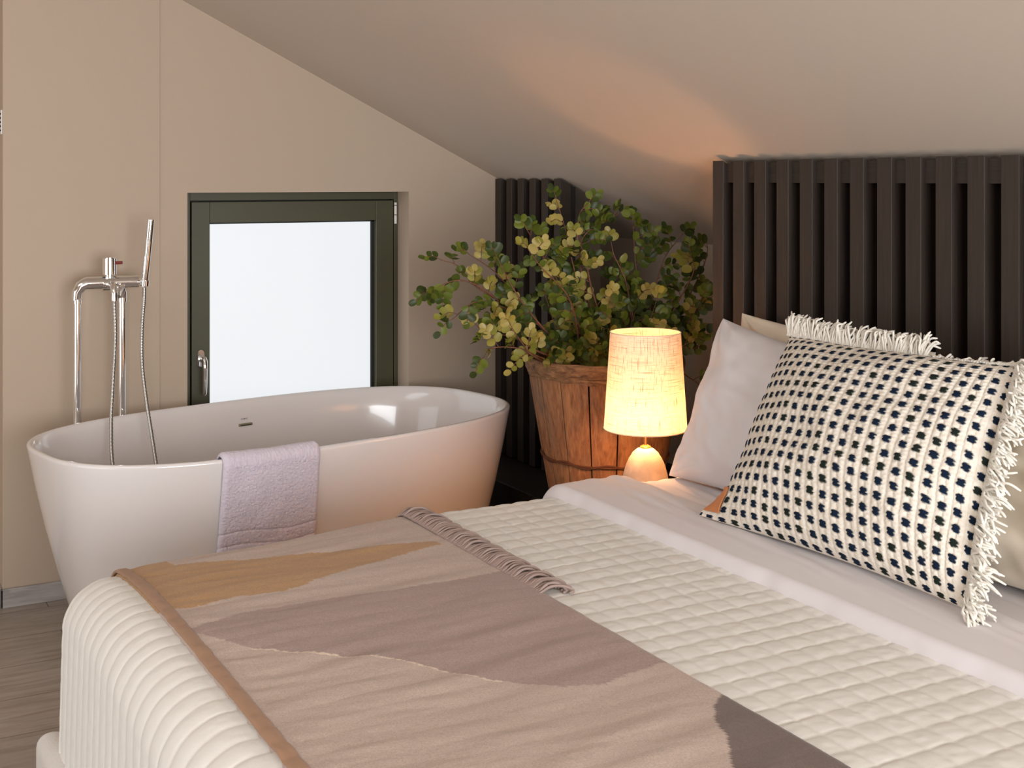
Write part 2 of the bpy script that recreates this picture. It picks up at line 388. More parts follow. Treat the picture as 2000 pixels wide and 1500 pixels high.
# ================================================================ BATHTUB
TC = (1.412, 4.162); TH = math.radians(11.3); TA, TB, TN, TZ = .842, .466, 2.75, .68
cT, sT = math.cos(TH), math.sin(TH)
def tub_pt(x, y, z): return (TC[0]+x*cT-y*sT, TC[1]+x*sT+y*cT, z)
OUT = [(.0, .765), (.012, .785), (.06, .81), (.15, .848), (.28, .893), (.42, .937), (.55, .971), (.64, .991), (.668, .998)]
def out_scale(z): return float(np.interp(z, [a for a, _ in OUT], [b for _, b in OUT]))
tub = thing('bathtub', 'glossy white oval freestanding bathtub in front of the window', 'bathtub', (TC[0], TC[1], 0))
def ring(sa, sb, z, k=128):
    r = []
    for j in range(k):
        a = 2*PI*j/k; ca, sa_ = math.cos(a), math.sin(a)
        r.append(tub_pt(sa*math.copysign(abs(ca)**(2/TN), ca), sb*math.copysign(abs(sa_)**(2/TN), sa_), z))
    return r
R_ = []
for z, s in OUT: R_.append(ring(TA*s, TB*s*(1-.04*(1-z/.68)), z))
R_.append(ring(TA-.001, TB-.001, .676)); R_.append(ring(TA-.006, TB-.006, TZ)); R_.append(ring(TA-.013, TB-.013, TZ)); R_.append(ring(TA-.019, TB-.019, .675))
for z, s in ((.655, .965), (.6, .95), (.5, .925), (.38, .89), (.28, .84), (.22, .78), (.19, .70), (.178, .6), (.172, .45), (.17, .2)): R_.append(ring(TA*s, TB*s*.97, z))
A = np.array(R_)
m = MB(); nR, nK = A.shape[:2]
F = [(i*nK+j, i*nK+(j+1) % nK, (i+1)*nK+(j+1) % nK, (i+1)*nK+j) for i in range(nR-1) for j in range(nK)]
F += [tuple(range(nK-1, -1, -1)), tuple((nR-1)*nK+j for j in range(nK))]
m.add(A.reshape(-1, 3), F); m.build('basin', M['tub'], tub, smooth=True)
# overflow slot + printed mark on the far inner wall
def inner_y(xl, z):
    s = float(np.interp(z, [.5, .6, .655], [.925, .95, .965])); a = TA*s; b = TB*s*.97
    return b*(1-abs(xl/a)**TN)**(1/TN)
def on_inner(u_x, z, lift=.002): return tub_pt(u_x, inner_y(u_x, z)-lift, z)
ox, oz = .070, .590
m = MB(); m.tube([on_inner(ox-.027+.054*i/8, oz, .001) for i in range(9)], .0052, 10); ov = m.build('overflow_slot', M['overflow'], tub, smooth=True)
m = MB(); m.tube([on_inner(ox-.022+.044*i/8, oz-.001, .0052) for i in range(9)], .0016, 6); m.build('slot_shadow_gap', M['hole'], ov)
m = MB(); lx = ox-.016; lz = oz+.0205
def stroke(pts, r=.0010): m.tube([on_inner(lx+a, lz+b, .0012) for a, b in pts], r, 6)
stroke([(0, 0), (.0012, .001), (.0022, 0)], .0019)
for k, xx in enumerate((.008, .0125, .0165, .0205, .024)):
    if k == 0: stroke([(xx+.0016*math.cos(a), .001+.0022*math.sin(a)) for a in np.linspace(0, 2*PI, 9)], .0006)
    elif k == 1: stroke([(xx, .0032), (xx, -.0028)], .0007); stroke([(xx, .003), (xx+.002, .0022), (xx+.0018, 0), (xx, -.0004)], .0006)
    elif k == 2: stroke([(xx, .003), (xx, -.0012)], .0007); stroke([(xx, .002), (xx+.0016, .003)], .0006)
    elif k == 3: stroke([(xx, .003), (xx, -.0012)], .0007)
    else: stroke([(xx, .0045), (xx, -.0012)], .0007)
m.build('logo', M['ink'], tub)

# ---- terry towel over the near rim
def outer_y(xl, z):
    s = out_scale(min(z, .668)); a = TA*s; b = TB*s*(1-.04*(1-z/.68))
    return -b*(1-abs(xl/a)**TN)**(1/TN)
def towel():
    x0, x1 = -.462, -.160; nu, nv = 150, 300
    path = [('in', z) for z in np.linspace(.50, .66, 50)]+[('top', a) for a in np.linspace(0, 1, 24)]+[('out', z) for z in np.linspace(.66, .24, nv-74)]
    A = np.zeros((nu, len(path), 3)); N = A.copy()
    for i in range(nu):
        xl = x0+(x1-x0)*i/(nu-1)
        for j, (k, p) in enumerate(path):
            if k == 'out': y = outer_y(xl, p)-.004; z = p; n = (0, -1, .1)
            elif k == 'in': y = -inner_y(xl, max(p, .5))+.004; z = p; n = (0, 1, .1)
            else:
                ya = -inner_y(xl, .655)+.004; yb = outer_y(xl, .66)-.004; a = PI*p
                y = (ya+yb)/2+(ya-yb)/2*math.cos(a); z = .66+.024*math.sin(a)**.8; n = (0, math.cos(a), math.sin(a)+.2)
            dr = (z-.66)*.02*math.sin(i/nu*5) if k == 'out' else 0
            A[i, j] = (xl+dr, y, z); N[i, j] = n
    N /= np.linalg.norm(N, axis=2)[..., None]
    I, J = np.meshgrid(np.arange(nu), np.arange(len(path)), indexing='ij')
    s_in = (J-74)/(nv-74.)*.42       # metres down the outside
    band = np.zeros(A.shape[:2])
    for b0 in (.205, .245, .288, .325): band += np.exp(-((s_in-b0+.006*np.sin(I/22.))/.004)**2)
    fluff = (vnoise(I*.75, J*.95, 3)-.5)*.0026+(vnoise(I*.3, J*.4, 5)-.5)*.0014+(vnoise(I*.04, J*.03, 8)-.5)*.004
    edge = np.minimum(np.minimum(I, nu-1-I)/5., 1)**.5
    th = .009*edge+.001+fluff*edge-band*.0035
    th = np.maximum(th, .002)
    B = A+N*th[..., None]
    W = np.array([[tub_pt(*B[i, j]) for j in range(B.shape[1])] for i in range(nu)])
    return biggrid('towel', W, M['towel'], None, thick=.004)
tag(towel(), 'pale lilac terry towel hanging over the near rim of the bathtub', 'towel')

# ---- floor mounted bath filler
fl = thing('bath_filler', 'chrome floor-standing bath mixer with hand shower behind the tub', 'faucet', (.905, 4.60, 0))
YB = 4.58
def arc(c, r, a0, a1, n, plane='xz'):
    return [(c[0]+r*math.cos(a), c[1], c[2]+r*math.sin(a)) for a in np.linspace(a0, a1, n)]
xl_, xr_ = .796, .948
for xx in (xl_, xr_):
    m = MB()
    m.tube([(xx, YB, .0), (xx, YB, 1.06), (xx, YB, 1.085), (xx+(.004 if xx == xl_ else -.004), YB, 1.105)], .0135, 20)
    m.tube([(xx, YB, 0), (xx, YB, .008)], .032, 24); m.tube([(xx, YB, 1.068), (xx, YB, 1.082)], .0155, 20)
    m.build('standpipe', M['chrome'], fl, smooth=True, auto=40)
m = MB(); zb = 1.137
m.tube([(xl_-.004, YB, 1.08), (xl_-.002, YB, 1.105), (xl_+.012, YB, 1.128), (xl_+.03, YB, zb), (xl_+.05, YB, zb)], [.0145, .017, .021, .0225, .0225], 20)
m.tube([(xl_+.028, YB, zb), (.895, YB, zb)], .0228, 28); m.tube([(.905, YB, zb), (1.003, YB, zb)], .0228, 28)
m.tube([(.899-.02, YB, zb-.004), (.899+.02, YB, zb-.004)], .0262, 28)
m.tube([(xr_, YB, 1.08), (xr_, YB-.002, 1.10), (xr_-.008, YB-.006, 1.118), (xr_-.03, YB-.01, zb-.008)], [.0145, .0155, .017, .018], 18)
body = m.build('mixer_body', M['chrome'], fl, smooth=True, auto=40)
m = MB(); m.tube([(.905, YB, zb), (.905, YB, 1.165)], .017, 24); m.tube([(.905, YB, 1.166), (.905, YB, 1.222)], .0245, 28); m.tube([(.905, YB, 1.222), (.905, YB, 1.2245)], .020, 28)
m.build('control_knob', M['chrome'], fl, smooth=True, auto=40)
m = MB(); m.tube([(.925, YB-.012, 1.206), (.944, YB-.022, 1.207)], .0055, 12); m.build('safety_button', M['red'], body, smooth=True, auto=40)
m = MB(); m.tube([(.905, YB-.02, zb-.006), (.905, YB-.05, zb-.008), (.906, YB-.066, zb-.018), (.907, YB-.07, zb-.036), (.907, YB-.07, zb-.058)], [.012, .012, .0118, .0108, .0105], 16)
m.tube([(.945, YB-.015, zb-.012), (.925, YB-.05, zb-.03), (.92, YB-.062, zb-.045)], .011, 14)
m.build('outlet_elbow', M['chrome'], fl, smooth=True, auto=40)
m = MB(); hb = Vector((1.017, YB-.045, 1.140)); ht = Vector((1.034, YB-.06, 1.358)); dv = ht-hb
m.tube([hb-dv*.10, hb, hb+dv*.55, hb+dv*.7, ht], [.0085, .0115, .0125, .0128, .0128], 20)
hs = m.build('hand_shower', M['chrome'], fl, smooth=True, auto=40)
m = MB()
for k in range(14):
    p = hb+dv*(.66+.3*k/13); n = Vector((-.2, -1, 0)).normalized()
    for dx in (-.005, 0, .005): m.tube([p+n*.0118+Vector((dx, 0, 0)), p+n*.0140+Vector((dx, 0, 0))], .0011, 6)
m.build('spray_nozzle', M['gasket'], hs)
m = MB(); m.tube([(1.0, YB, zb), (1.014, YB-.03, zb), (1.016, YB-.045, zb+.002)], [.016, .013, .012], 14); m.tube([hb-dv*.07, hb+dv*.02], .0155, 20)
m.build('shower_holder', M['chrome'], fl, smooth=True, auto=40)
def spline(P, n):
    P = [Vector(p) for p in P]; Q = [P[0]*2-P[1]]+P+[P[-1]*2-P[-2]]; out = []
    for i in range(len(P)-1):
        a, b, c, d = Q[i:i+4]
        for k in range(n):
            t = k/n; out.append(.5*((2*b)+(c-a)*t+(2*a-5*b+4*c-d)*t*t+(3*b-a-3*c+d)*t**3))
    out.append(P[-1]); return out
P = spline([(.907, YB-.07, 1.08), (.904, YB-.10, .95), (.888, YB-.14, .80), (.873, YB-.185, .66), (.868, YB-.26, .52), (.90, YB-.38, .30), (.95, YB-.46, .197), (1.01, YB-.44, .21), (1.02, YB-.34, .36), (1.012, YB-.26, .50), (1.008, YB-.19, .62), (1.0, YB-.14, .74), (.995, YB-.10, .86), (1.0, YB-.075, .97), (1.012, YB-.052, 1.07), tuple(hb-dv*.09)], 34)
R2 = [.0062+(.0009 if (k % 3 == 0) else 0) for k in range(len(P))]
m = MB(); m.tube(P, R2, 10); m.build('shower_hose', M['steel'], fl, smooth=True)

# ================================================================ BED
BZ = .65; BX0, BY1 = .480, 2.972; BY0 = 1.12; RAD = .095
bed = thing('bed', 'wide upholstered double bed with white bedding in front of headboard', 'bed', (1.4, 2.05, 0))
def rbox(name, a, b, r, mat, parent, seg=5):
    m = MB(); m.box(a, b); return m.build(name, mat, parent, smooth=True, bevel=r, seg=seg)
rbox('mattress', (BX0+.05, BY0+.01, .25), (2.375, BY1-.05, BZ-.07), .06, M['sheet'], bed)
rbox('bed_frame', (BX0-.048, BY0-.05, .09), (BX0+.02, BY1+.052, .255), .03, M['frame'], bed)
rbox('side_rail', (BX0+.0, BY1-.02, .09), (2.385, BY1+.05, .25), .03, M['frame'], bed)
rbox('side_rail', (BX0+.0, BY0-.05, .09), (2.385, BY0+.01, .25), .03, M['frame'], bed)
rbox('bed_base', (BX0+.05, BY0+.02, .12), (2.38, BY1-.03, .262), .01, M['black'], bed)
for x_ in (.56, 2.28):
    for y_ in (1.2, 2.88):
        m = MB(); m.tube([(x_, y_, 0), (x_, y_, .125)], .025, 16); m.build('leg', M['black'], bed, smooth=True, auto=40)

def drape(S, T, off=0., rad=RAD, flare=.03):
    """S: distance along +x from the foot core line (negative hangs over the foot); T: same from the far core line towards -y.
    returns positions and normals of a cloth laid over the bed"""
    cx, cy = BX0+RAD, BY1-RAD
    a = np.maximum(-S, 0); b = np.maximum(-T, 0); rho = np.hypot(a, b)
    with np.errstate(divide='ignore', invalid='ignore'):
        dx = np.where(rho > 1e-9, a/np.maximum(rho, 1e-9), 0); dy = np.where(rho > 1e-9, b/np.maximum(rho, 1e-9), 0)
    q = PI/2*RAD; th = np.minimum(rho/RAD, PI/2)
    hang = np.maximum(rho-q, 0)
    out = (RAD+off)*np.sin(th)+hang*flare; z = BZ-RAD+(RAD+off)*np.cos(th)-hang
    X = cx+np.maximum(S, 0)-dx*out; Y = cy-np.maximum(T, 0)+dy*out
    N = np.stack([-dx*np.sin(th), dy*np.sin(th), np.cos(th)], -1)
    z = z-.048*np.clip((1.40-X)/.80, 0, 1)*np.exp(-np.clip(2.93-Y, 0, 9)/.22)
    return np.stack([X, Y, z], -1), N
S_, T_ = np.meshgrid(np.arange(-.40, 2.37-(BX0+RAD), .02), np.arange(-.36, (BY1-RAD)-BY0, .02), indexing='ij')
biggrid('fitted_sheet', drape(S_, T_, off=-.012)[0], M['sheet'], bed, thick=.003)
# --- quilt
QP, QX = .0567, .051
def quilt():
    res = .0046
    S = np.arange(-.50, 1.735-(BX0+RAD)+res, res); T = np.arange(-.46, (BY1-RAD)-(BY0-.02), res)
    S, T = np.meshgrid(S, T, indexing='ij')
    P_, N = drape(S, T)
    s2 = S+.006*(vnoise(S*7, T*7, 1)-.5); t2 = T+.006*(vnoise(S*7, T*7, 2)-.5)
    ps = np.abs(np.sin(PI*s2/QX)); pt = np.abs(np.sin(PI*t2/QP))
    hang = np.clip((-S+.06)/.12, 0, 1)                       # rows across the foot read stronger than the cross stitches
    puff = (ps*(1-.6*hang)+.6*hang)**.20*pt**.24
    wr = (vnoise(S*70+T*22, T*85-S*20, 4)-.5)*.0030*puff+(vnoise(S*28, T*60, 9)-.5)*.0014*puff
    big = (vnoise(S*3, T*3, 6)-.5)*.008
    edge = np.clip((1.735-(BX0+RAD)-S)/.02, 0, 1)
    h = ((.0058+.0016*hang)*puff+wr*(.55-.3*hang))+big*.6
    h = h*np.maximum(edge, .2)
    P_ = P_+N*h[..., None]
    P_[..., 2] = np.maximum(P_[..., 2], .19)
    return biggrid('quilt', P_, M['quilt'], None, thick=.003)
tag(quilt(), 'off-white square-stitched quilt spread over the bed', 'quilt')

# --- throw blanket with colour fields
def inpoly(x, y, P):
    r = np.zeros(x.shape, bool); n = len(P); j = n-1
    for i in range(n):
        xi, yi = P[i]; xj, yj = P[j]
        c = ((yi > y) != (yj > y)) & (x < (xj-xi)*(y-yi)/(yj-yi+1e-12)+xi); r ^= c; j = i
    return r
OCH = [(.54, 3.3), (.56, 2.5), (.598, 2.495), (.674, 2.487), (.75, 2.498), (.841, 2.483), (.944, 2.522), (1.08, 2.568), (1.258, 2.621), (1.248, 2.650), (1.014, 2.712), (.836, 2.77), (.70, 2.83), (.66, 3.3)]
MAU = [(.598, 2.345), (.661, 2.368), (.729, 2.396), (.811, 2.394), (.904, 2.388), (1.027, 2.363), (1.132, 2.368), (1.31, 2.372), (1.31, 1.79), (1.272, 1.784), (1.2, 1.772), (1.139, 1.757), (1.075, 1.781), (1.026, 1.831), (.974, 1.879), (.88, 2.026), (.789, 2.108), (.73, 2.154), (.666, 2.217)]
DRK = [(1.32, 1.66), (1.248, 1.605), (1.205, 1.544), (1.191, 1.501), (1.146, 1.432), (1.10, 1.36), (1.0, 1.25), (.9, .9), (1.4, .9)]
TX0, TX1 = .590, 1.290
def imprint(S, T):
    pt = np.abs(np.sin(PI*T/QP)); ps = np.abs(np.sin(PI*S/QX))
    return pt**.7*(.65+.35*ps)
def throw():
    res = .0040
    s0, s1 = TX0-(BX0+RAD), TX1-(BX0+RAD)
    S = np.arange(s0, s1+1e-6, res); T = np.arange(-.42, (BY1-RAD)-(BY0-.0), res)
    S, T = np.meshgrid(S, T, indexing='ij'); P_, N = drape(S, T, off=.0105)
    wr = (vnoise(S*5+T*2, T*24+S*4, 21)-.5)*.007+(vnoise(S*3, T*9, 23)-.5)*.008
    fade = np.clip((s1-S)/.12, .25, 1)
    h = .0030*imprint(S, T)*(.3+.8*vnoise(S*4, T*4, 24))*(.35+.65*np.exp(-np.maximum(S, 0)/.25))+wr*fade+(vnoise(S*6+T*9, T*42-S*9, 27)-.5)*.0055*np.exp(-np.maximum(S, 0)/.30)+(vnoise(S*240, T*240, 25)-.5)*.0009
    edge = np.minimum(np.minimum(S-s0, s1-S)/.006, 1)**.5
    P_ = P_+N*(h*np.minimum(edge, np.clip((S-s0)/.05, .25, 1)))[..., None]-N*((1-edge)*.006)[..., None]
    x, y = S+BX0+RAD, BY1-RAD-T
    j = .006*(vnoise(x*55, y*45, 31)-.5)+.007*(vnoise(x*220, y*160, 32)-.5)
    yj = y+j
    col = np.empty(P_.shape); col[:] = lin((192, 170, 157))
    col[inpoly(x, yj, OCH)] = lin((180, 138, 94)); col[inpoly(x, yj, MAU)] = lin((168, 143, 135)); col[inpoly(x+j, yj, DRK)] = lin((114, 96, 88))
    line = inpoly(x, yj+.006, MAU) ^ inpoly(x, yj, MAU)
    col[line & (y < 2.3) & (x < 1.0) & (x > .68)] = lin((222, 200, 180))
    return biggrid('throw_blanket', P_, M['throw'], None, col=col, thick=.006)
thr = tag(throw(), 'woven throw blanket with ochre, beige, mauve and brown colour fields on bed', 'blanket')
def binding():
    s0 = TX0-(BX0+RAD)-.004; S = np.linspace(0, 1, 9); T = np.arange(-.42, (BY1-RAD)-BY0, .006)
    Sg, Tg = np.meshgrid(S, T, indexing='ij'); P_, N = drape(s0+Sg*.023, Tg, off=.0165)
    h = .0022*np.sqrt(np.clip(1-(2*Sg-1)**2, 0, 1))+(vnoise(Sg*2, Tg*30, 5)-.5)*.003-.002
    h += .003*imprint(s0+Sg*0, Tg)*.6
    return biggrid('binding', P_+N*h[..., None], M['binding'], thr, thick=.005)
binding()
rnd = random.Random(5)
def throw_fringe():
    m = MB(); y = 2.955
    while y > 2.205:
        z = BZ+.010
        if y > BY1-RAD: z = BZ-RAD+(RAD+.010)*math.cos(math.asin(min((y-(BY1-RAD))/RAD, 1)))
        L = .056+rnd.uniform(-.010, .014); sk = rnd.uniform(-.012, .006); h = .012+rnd.uniform(0, .010)
        P_ = spline([(TX1-.012, y, z+.006), (TX1+L*.2, y+sk*.3, z+h), (TX1+L*.65, y+sk*.8, z+h*.9), (TX1+L, y+sk-.003, z+.004), (TX1+L*.8, y+sk-.008, z+.001)], 4)
        m.tube(P_, [.0027+.0004*math.sin(k*1.3+y*300) for k in range(len(P_))], 7)
        y -= .0050+rnd.uniform(-.0016, .0016)
    o = m.build('fringe', M['fringe'], thr, smooth=True); o['kind'] = 'stuff'
throw_fringe()

# --- turned-down flat sheet (thick fold) and the lower sheet up to the pillows
def sheet():
    x0 = 1.722; nS = 150; T = np.arange(-.40, (BY1-RAD)-(BY0-.02), .008)
    s = np.linspace(0, 1, nS); xs = []; hs = []
    for a in s:
        if a < .18:      # rounded front fold
            q = a/.18*PI*.62; xs.append(x0+.020-.020*math.cos(q)*1.0-.0); hs.append(.030*math.sin(min(q, PI/2)))
        else:
            b = (a-.18)/.82; xs.append(x0+.020-.020*math.cos(PI*.62)+b*.60)
            hs.append(.030+.003*math.sin(b*9)-(.024/(1+math.exp(-(b-.36)*70))))
    xs = np.array(xs); hs = np.array(hs)
    Sg, Tg = np.meshgrid(xs-(BX0+RAD), T, indexing='ij')
    Hg = np.repeat(hs[:, None], len(T), 1)
    wob = .010*(vnoise(np.zeros_like(Tg), Tg*5, 41)-.5)+.004*(vnoise(Sg*0, Tg*18, 43)-.5)
    Sg2 = Sg+wob+.05*np.clip(-Tg, 0, 1)
    P_, N = drape(Sg2, Tg, off=.004)
    amp = np.clip((Sg-(x0-(BX0+RAD))-.05)/.1, 0, 1)
    wr = (vnoise(Sg*38+Tg*5, Tg*4.5, 44)-.5)*.007*amp+(vnoise(Sg*90+Tg*12, Tg*7, 45)-.5)*.0025*amp
    ridge = .007*np.exp(-((Sg-(2.045-(BX0+RAD))+.03*np.sin(Tg*5))/.012)**2)*np.exp(-((Tg-.30)/.22)**2)
    return biggrid('flat_sheet', P_+N*(Hg+wr+ridge)[..., None], M['sheet'], None, thick=.004)
tag(sheet(), 'smooth white top sheet folded back over the quilt near the pillows', 'bed sheet')

# ================================================================ PILLOWS
def pillow_surface(c, thick, nu, nv, pinch=.06, flat=.5, back=None, corner=.0, seed=0, wr=.004, bulge=1.0):
    """c: corners BL, BR, TR, TL (seen from the foot). returns front & back grids + normal"""
    BL, BR, TR, TL = [np.array(p, float) for p in c]
    n = np.cross(BR-BL, TL-BL); n /= np.linalg.norm(n)
    if n[0] > 0: n = -n
    a = np.linspace(-1, 1, nu); b = np.linspace(-1, 1, nv)
    # ease so that vertices gather at the rims
    U, V = np.meshgrid(np.sin(a*PI/2), np.sin(b*PI/2), indexing='ij')
    u = U*(1-pinch*(1-V**2)); v = V*(1-pinch*(1-U**2))     # sides bow inwards, corners stick out
    s, t = (u+1)/2, (v+1)/2
    P_ = (BL*((1-s)*(1-t))[..., None]+BR*(s*(1-t))[..., None]+TR*(s*t)[..., None]+TL*((1-s)*t)[..., None])
    prof = (np.clip(1-np.abs(U)**2.2, 0, 1)**flat)*(np.clip(1-np.abs(V)**2.2, 0, 1)**flat)
    w_ = (vnoise(U*3+V*1.2+20, V*3-U+20, seed)-.5)*wr*2+(vnoise(U*9+V*4+20, V*7+20, seed+1)-.5)*wr*.8
    w_ *= prof**.4
    return P_, n, prof, w_, U, V
def pillow(name, label, cat, c, thick, mat, seed=0, group=None, pinch=.06, flat=.45, wr=.012, welt=0):
    P_, n, prof, w_, U, V = pillow_surface(c, thick, 120, 120, pinch, flat, seed=seed, wr=wr)
    # corner creases running from the corners
    cr = 0
    for su in (-1, 1):
        for sv in (-1, 1):
            du, dv_ = (U-su), (V-sv); an = np.arctan2(np.abs(dv_)+1e-6, np.abs(du)+1e-6); rr = np.hypot(du, dv_)
            cr = cr+np.cos(an*11+seed)*np.exp(-((rr-.28)/.22)**2)*.007
    front = P_+n*(thick*.55*prof+w_+cr*prof**.5)[..., None]; backg = P_-n*(thick*.45*prof)[..., None]
    nu, nv = U.shape; m = MB(); m.grid(front); m.grid(backg[::-1])
    v = np.concatenate(m.v); me = bpy.data.meshes.new(name); me.from_pydata(v.tolist(), [], m.f); me.update()
    bm = bmesh.new(); bm.from_mesh(me); bmesh.ops.remove_doubles(bm, verts=bm.verts, dist=.0004); bmesh.ops.recalc_face_normals(bm, faces=bm.faces); bm.to_mesh(me); bm.free()
    o = link(name, me, mat); tag(o, label, cat, group)
    return o
zs = .672
pillow('pillow', 'white pillow with pointed corner standing at the lamp side of the bed', 'pillow',
       [(2.115, 2.925, zs-.010), (2.10, 2.16, zs-.005), (2.28, 2.20, 1.035), (2.285, 2.895, 1.100)], .17, M['pillow'], 3, pinch=.065)
pillow('pillow', 'cream pillow leaning on slats, topmost behind the white lamp-side pillow', 'pillow',
       [(2.29, 2.88, zs+.01), (2.28, 2.15, zs+.01), (2.352, 2.17, 1.085), (2.352, 2.895, 1.112)], .085, M['cream'], 7, pinch=.05)
pillow('pillow', 'white pillow at right edge, half hidden behind the dotted cushion', 'pillow',
       [(2.11, 1.93, zs), (2.11, 1.12, zs), (2.26, 1.15, 1.08), (2.26, 1.93, 1.08)], .17, M['cream'], 11, pinch=.055)
pillow('pillow', 'cream pillow against the headboard behind the right end of dotted cushion', 'pillow',
       [(2.285, 2.13, zs+.01), (2.285, 1.3, zs+.01), (2.35, 1.32, 1.06), (2.35, 2.13, 1.065)], .08, M['cream'], 15, pinch=.05)

# --- dotted cushion
def cushion():
    BL, BR, TR, TL = (1.868, 2.400, .688), (1.875, 1.655, .700), (2.165, 1.775, 1.115), (2.165, 2.475, 1.105)
    cu = thing('cushion', 'ivory woven cushion with navy dots and shaggy fringe leaning on pillows', 'cushion', (1.95, 2.05, .70))
    NU, NV = 430, 340
    P_, n, prof, w_, U, V = pillow_surface((BL, BR, TR, TL), .2, NU, NV, .045, .60, seed=51, wr=.008)
    ear = np.exp(-((U+1)**2/.035+(V+1)**2/.05)); prof = prof*(1-.5*ear)
    P_ = P_+ear[..., None]*np.array((-.012, .046, .006))
    # even cloth coordinates
    a = np.linspace(0, 1, NU)[:, None]*np.ones((1, NV)); b = np.ones((NU, 1))*np.linspace(0, 1, NV)[None]
    a = (U*.65+(2*a-1)*.35+1)/2; b = (V*.65+(2*b-1)*.35+1)/2
    NC, NR = 22, 19
    ca, cb = a*NC, b*NR
    ia, ib = np.floor(ca), np.floor(cb)
    jx = (vnoise(ia*7.3, ib*3.1, 61)-.5)*.14; jy = (vnoise(ia*3.7, ib*9.1, 62)-.5)*.14
    fa, fb = ca-ia-.5+jx, cb-ib-.5+jy
    ra = np.abs(fa)/.335; rb = np.abs(fb)/.31
    notch = .32*np.exp(-(fb/.06)**2)
    wobble = .30*(vnoise(ca*7, cb*7, 63)-.5)
    d = (ra**2.6+rb**2.6)**(1/2.6)+wobble+notch*(ra > .55)
    dot = np.clip((1.0-d)/.16, 0, 1)
    margin = (ca < .25) | (cb < .1); dot = np.where((ca > NC-.2), 0, dot)
    tuft = .0045*np.sqrt(np.clip(1-d**2, 0, 1))
    # knitted ivory ground: columns of little loops
    kn = np.abs(np.sin(PI*ca*2))**.6*(.55+.45*np.abs(np.sin(PI*(cb*3.0+.5*np.abs(np.sin(PI*ca*2))))))
    ground = .0040*kn+.0012*(vnoise(ca*9, cb*9, 64)-.5)
    h = np.where(dot > .3, np.maximum(tuft+.002, ground*.4), ground)*np.clip(prof*4, .15, 1)
    # pulled-in top edge sag
    front = P_+n*(.108*prof+w_+h)[..., None]
    ivory = np.array(lin((236, 229, 217))); iv2 = np.array(lin((226, 214, 198)))
    tcol = vnoise(ia*5.1+.3, ib*4.7+.2, 65)
    navy = np.where((tcol > .72)[..., None], np.array(lin((30, 38, 34))), np.array(lin((18, 32, 52))))
    g = ivory+(iv2-ivory)*(vnoise(ca*6, cb*6, 66))[..., None]
    col = g*(1-dot)[..., None]+navy*dot[..., None]
    biggrid('woven_front', front, M['cushion'], cu, col=col)
    bk = P_-n*(.085*prof)[..., None]
    bk = bk[::4, ::4][::-1]; biggrid('back_panel', bk, M['yarn'], cu)
    # leather tag wrapped round the lower left corner
    i0 = np.searchsorted(a[:, 0], .038); i1 = np.searchsorted(a[:, 0], .112); j0 = np.searchsorted(b[0], .055); j1 = np.searchsorted(b[0], .185)
    ii = np.linspace(i0, i1, 22).astype(int); jj = np.linspace(j0, j1, 22).astype(int)
    T = np.zeros((22, 22, 3))
    for x, i in enumerate(ii):
        for y, j in enumerate(jj):
            fx = x/21; fy = y/21
            # kite shape: narrow at the top
            wv = .5*(1-.75*fy); q = .5+(fx-.5)*2*wv+.18*(fy-.4)
            i_ = int(np.clip(i0+(i1-i0)*q, 0, NU-1)); T[x, y] = front[i_, j]+n*.005
    for _ in range(3): T[1:-1, 1:-1] = (T[:-2, 1:-1]+T[2:, 1:-1]+T[1:-1, :-2]+T[1:-1, 2:])/4
    biggrid('leather_tag', T+n*.002, M['leather'], cu, thick=.003)
    # fringe strands, looped yarn
    def strands(edge, num, seed, L0, dirs, t0=0., t1=1.):
        r = random.Random(seed); m = MB(); K = len(edge)
        for k in range(num):
            t = t0+(t1-t0)*(k+r.random())/num; p = Vector(edge[min(int(t*(K-1)), K-1)])
            d = Vector(dirs(t, r)).normalized(); L = L0*r.uniform(.75, 1.2)
            n2 = Vector(n)*r.uniform(.15, .9)+Vector((0, 0, r.uniform(-.35, .25)))
            q1 = p+d*L*.35+n2*.010; q2 = p+d*L*.75+n2*.012+Vector((0, r.uniform(-.008, .008), r.uniform(-.006, .003)))
            q3 = p+d*L+Vector((r.uniform(-.006, .006), r.uniform(-.01, .01), r.uniform(-.014, .002)))
            PP = spline([p-d*.006+Vector(n)*.002, q1, q2, q3], 4)
            m.tube(PP, [.0026]*(len(PP)-2)+[.0024, .0015], 6)
        return m
    top = P_[:, -1]+n*.004; side = P_[-1, :]+n*.004
    up = (np.array(TL)-np.array(BL)); up /= np.linalg.norm(up); rt = (np.array(BR)-np.array(BL)); rt /= np.linalg.norm(rt)
    m = strands(top[::1], 300, 71, .052, lambda t, r: up+rt*r.uniform(-.35, .75)+n*r.uniform(-.1, .5), .0, .60)
    o = m.build('fringe', M['yarn'], cu, smooth=True); o['kind'] = 'stuff'
    m = strands(top[::1], 90, 73, .026, lambda t, r: up*.35+rt*r.uniform(-.35, .75)-n*r.uniform(.3, 1.2), .60, 1.0)
    o = m.build('fringe', M['yarn'], cu, smooth=True); o['kind'] = 'stuff'
    m = strands(side, 460, 72, .058, lambda t, r: rt*.9+up*(r.uniform(-.95, .15))+n*r.uniform(-.2, .7), .0, 1.0)
    o = m.build('fringe', M['yarn'], cu, smooth=True); o['kind'] = 'stuff'
cushion()

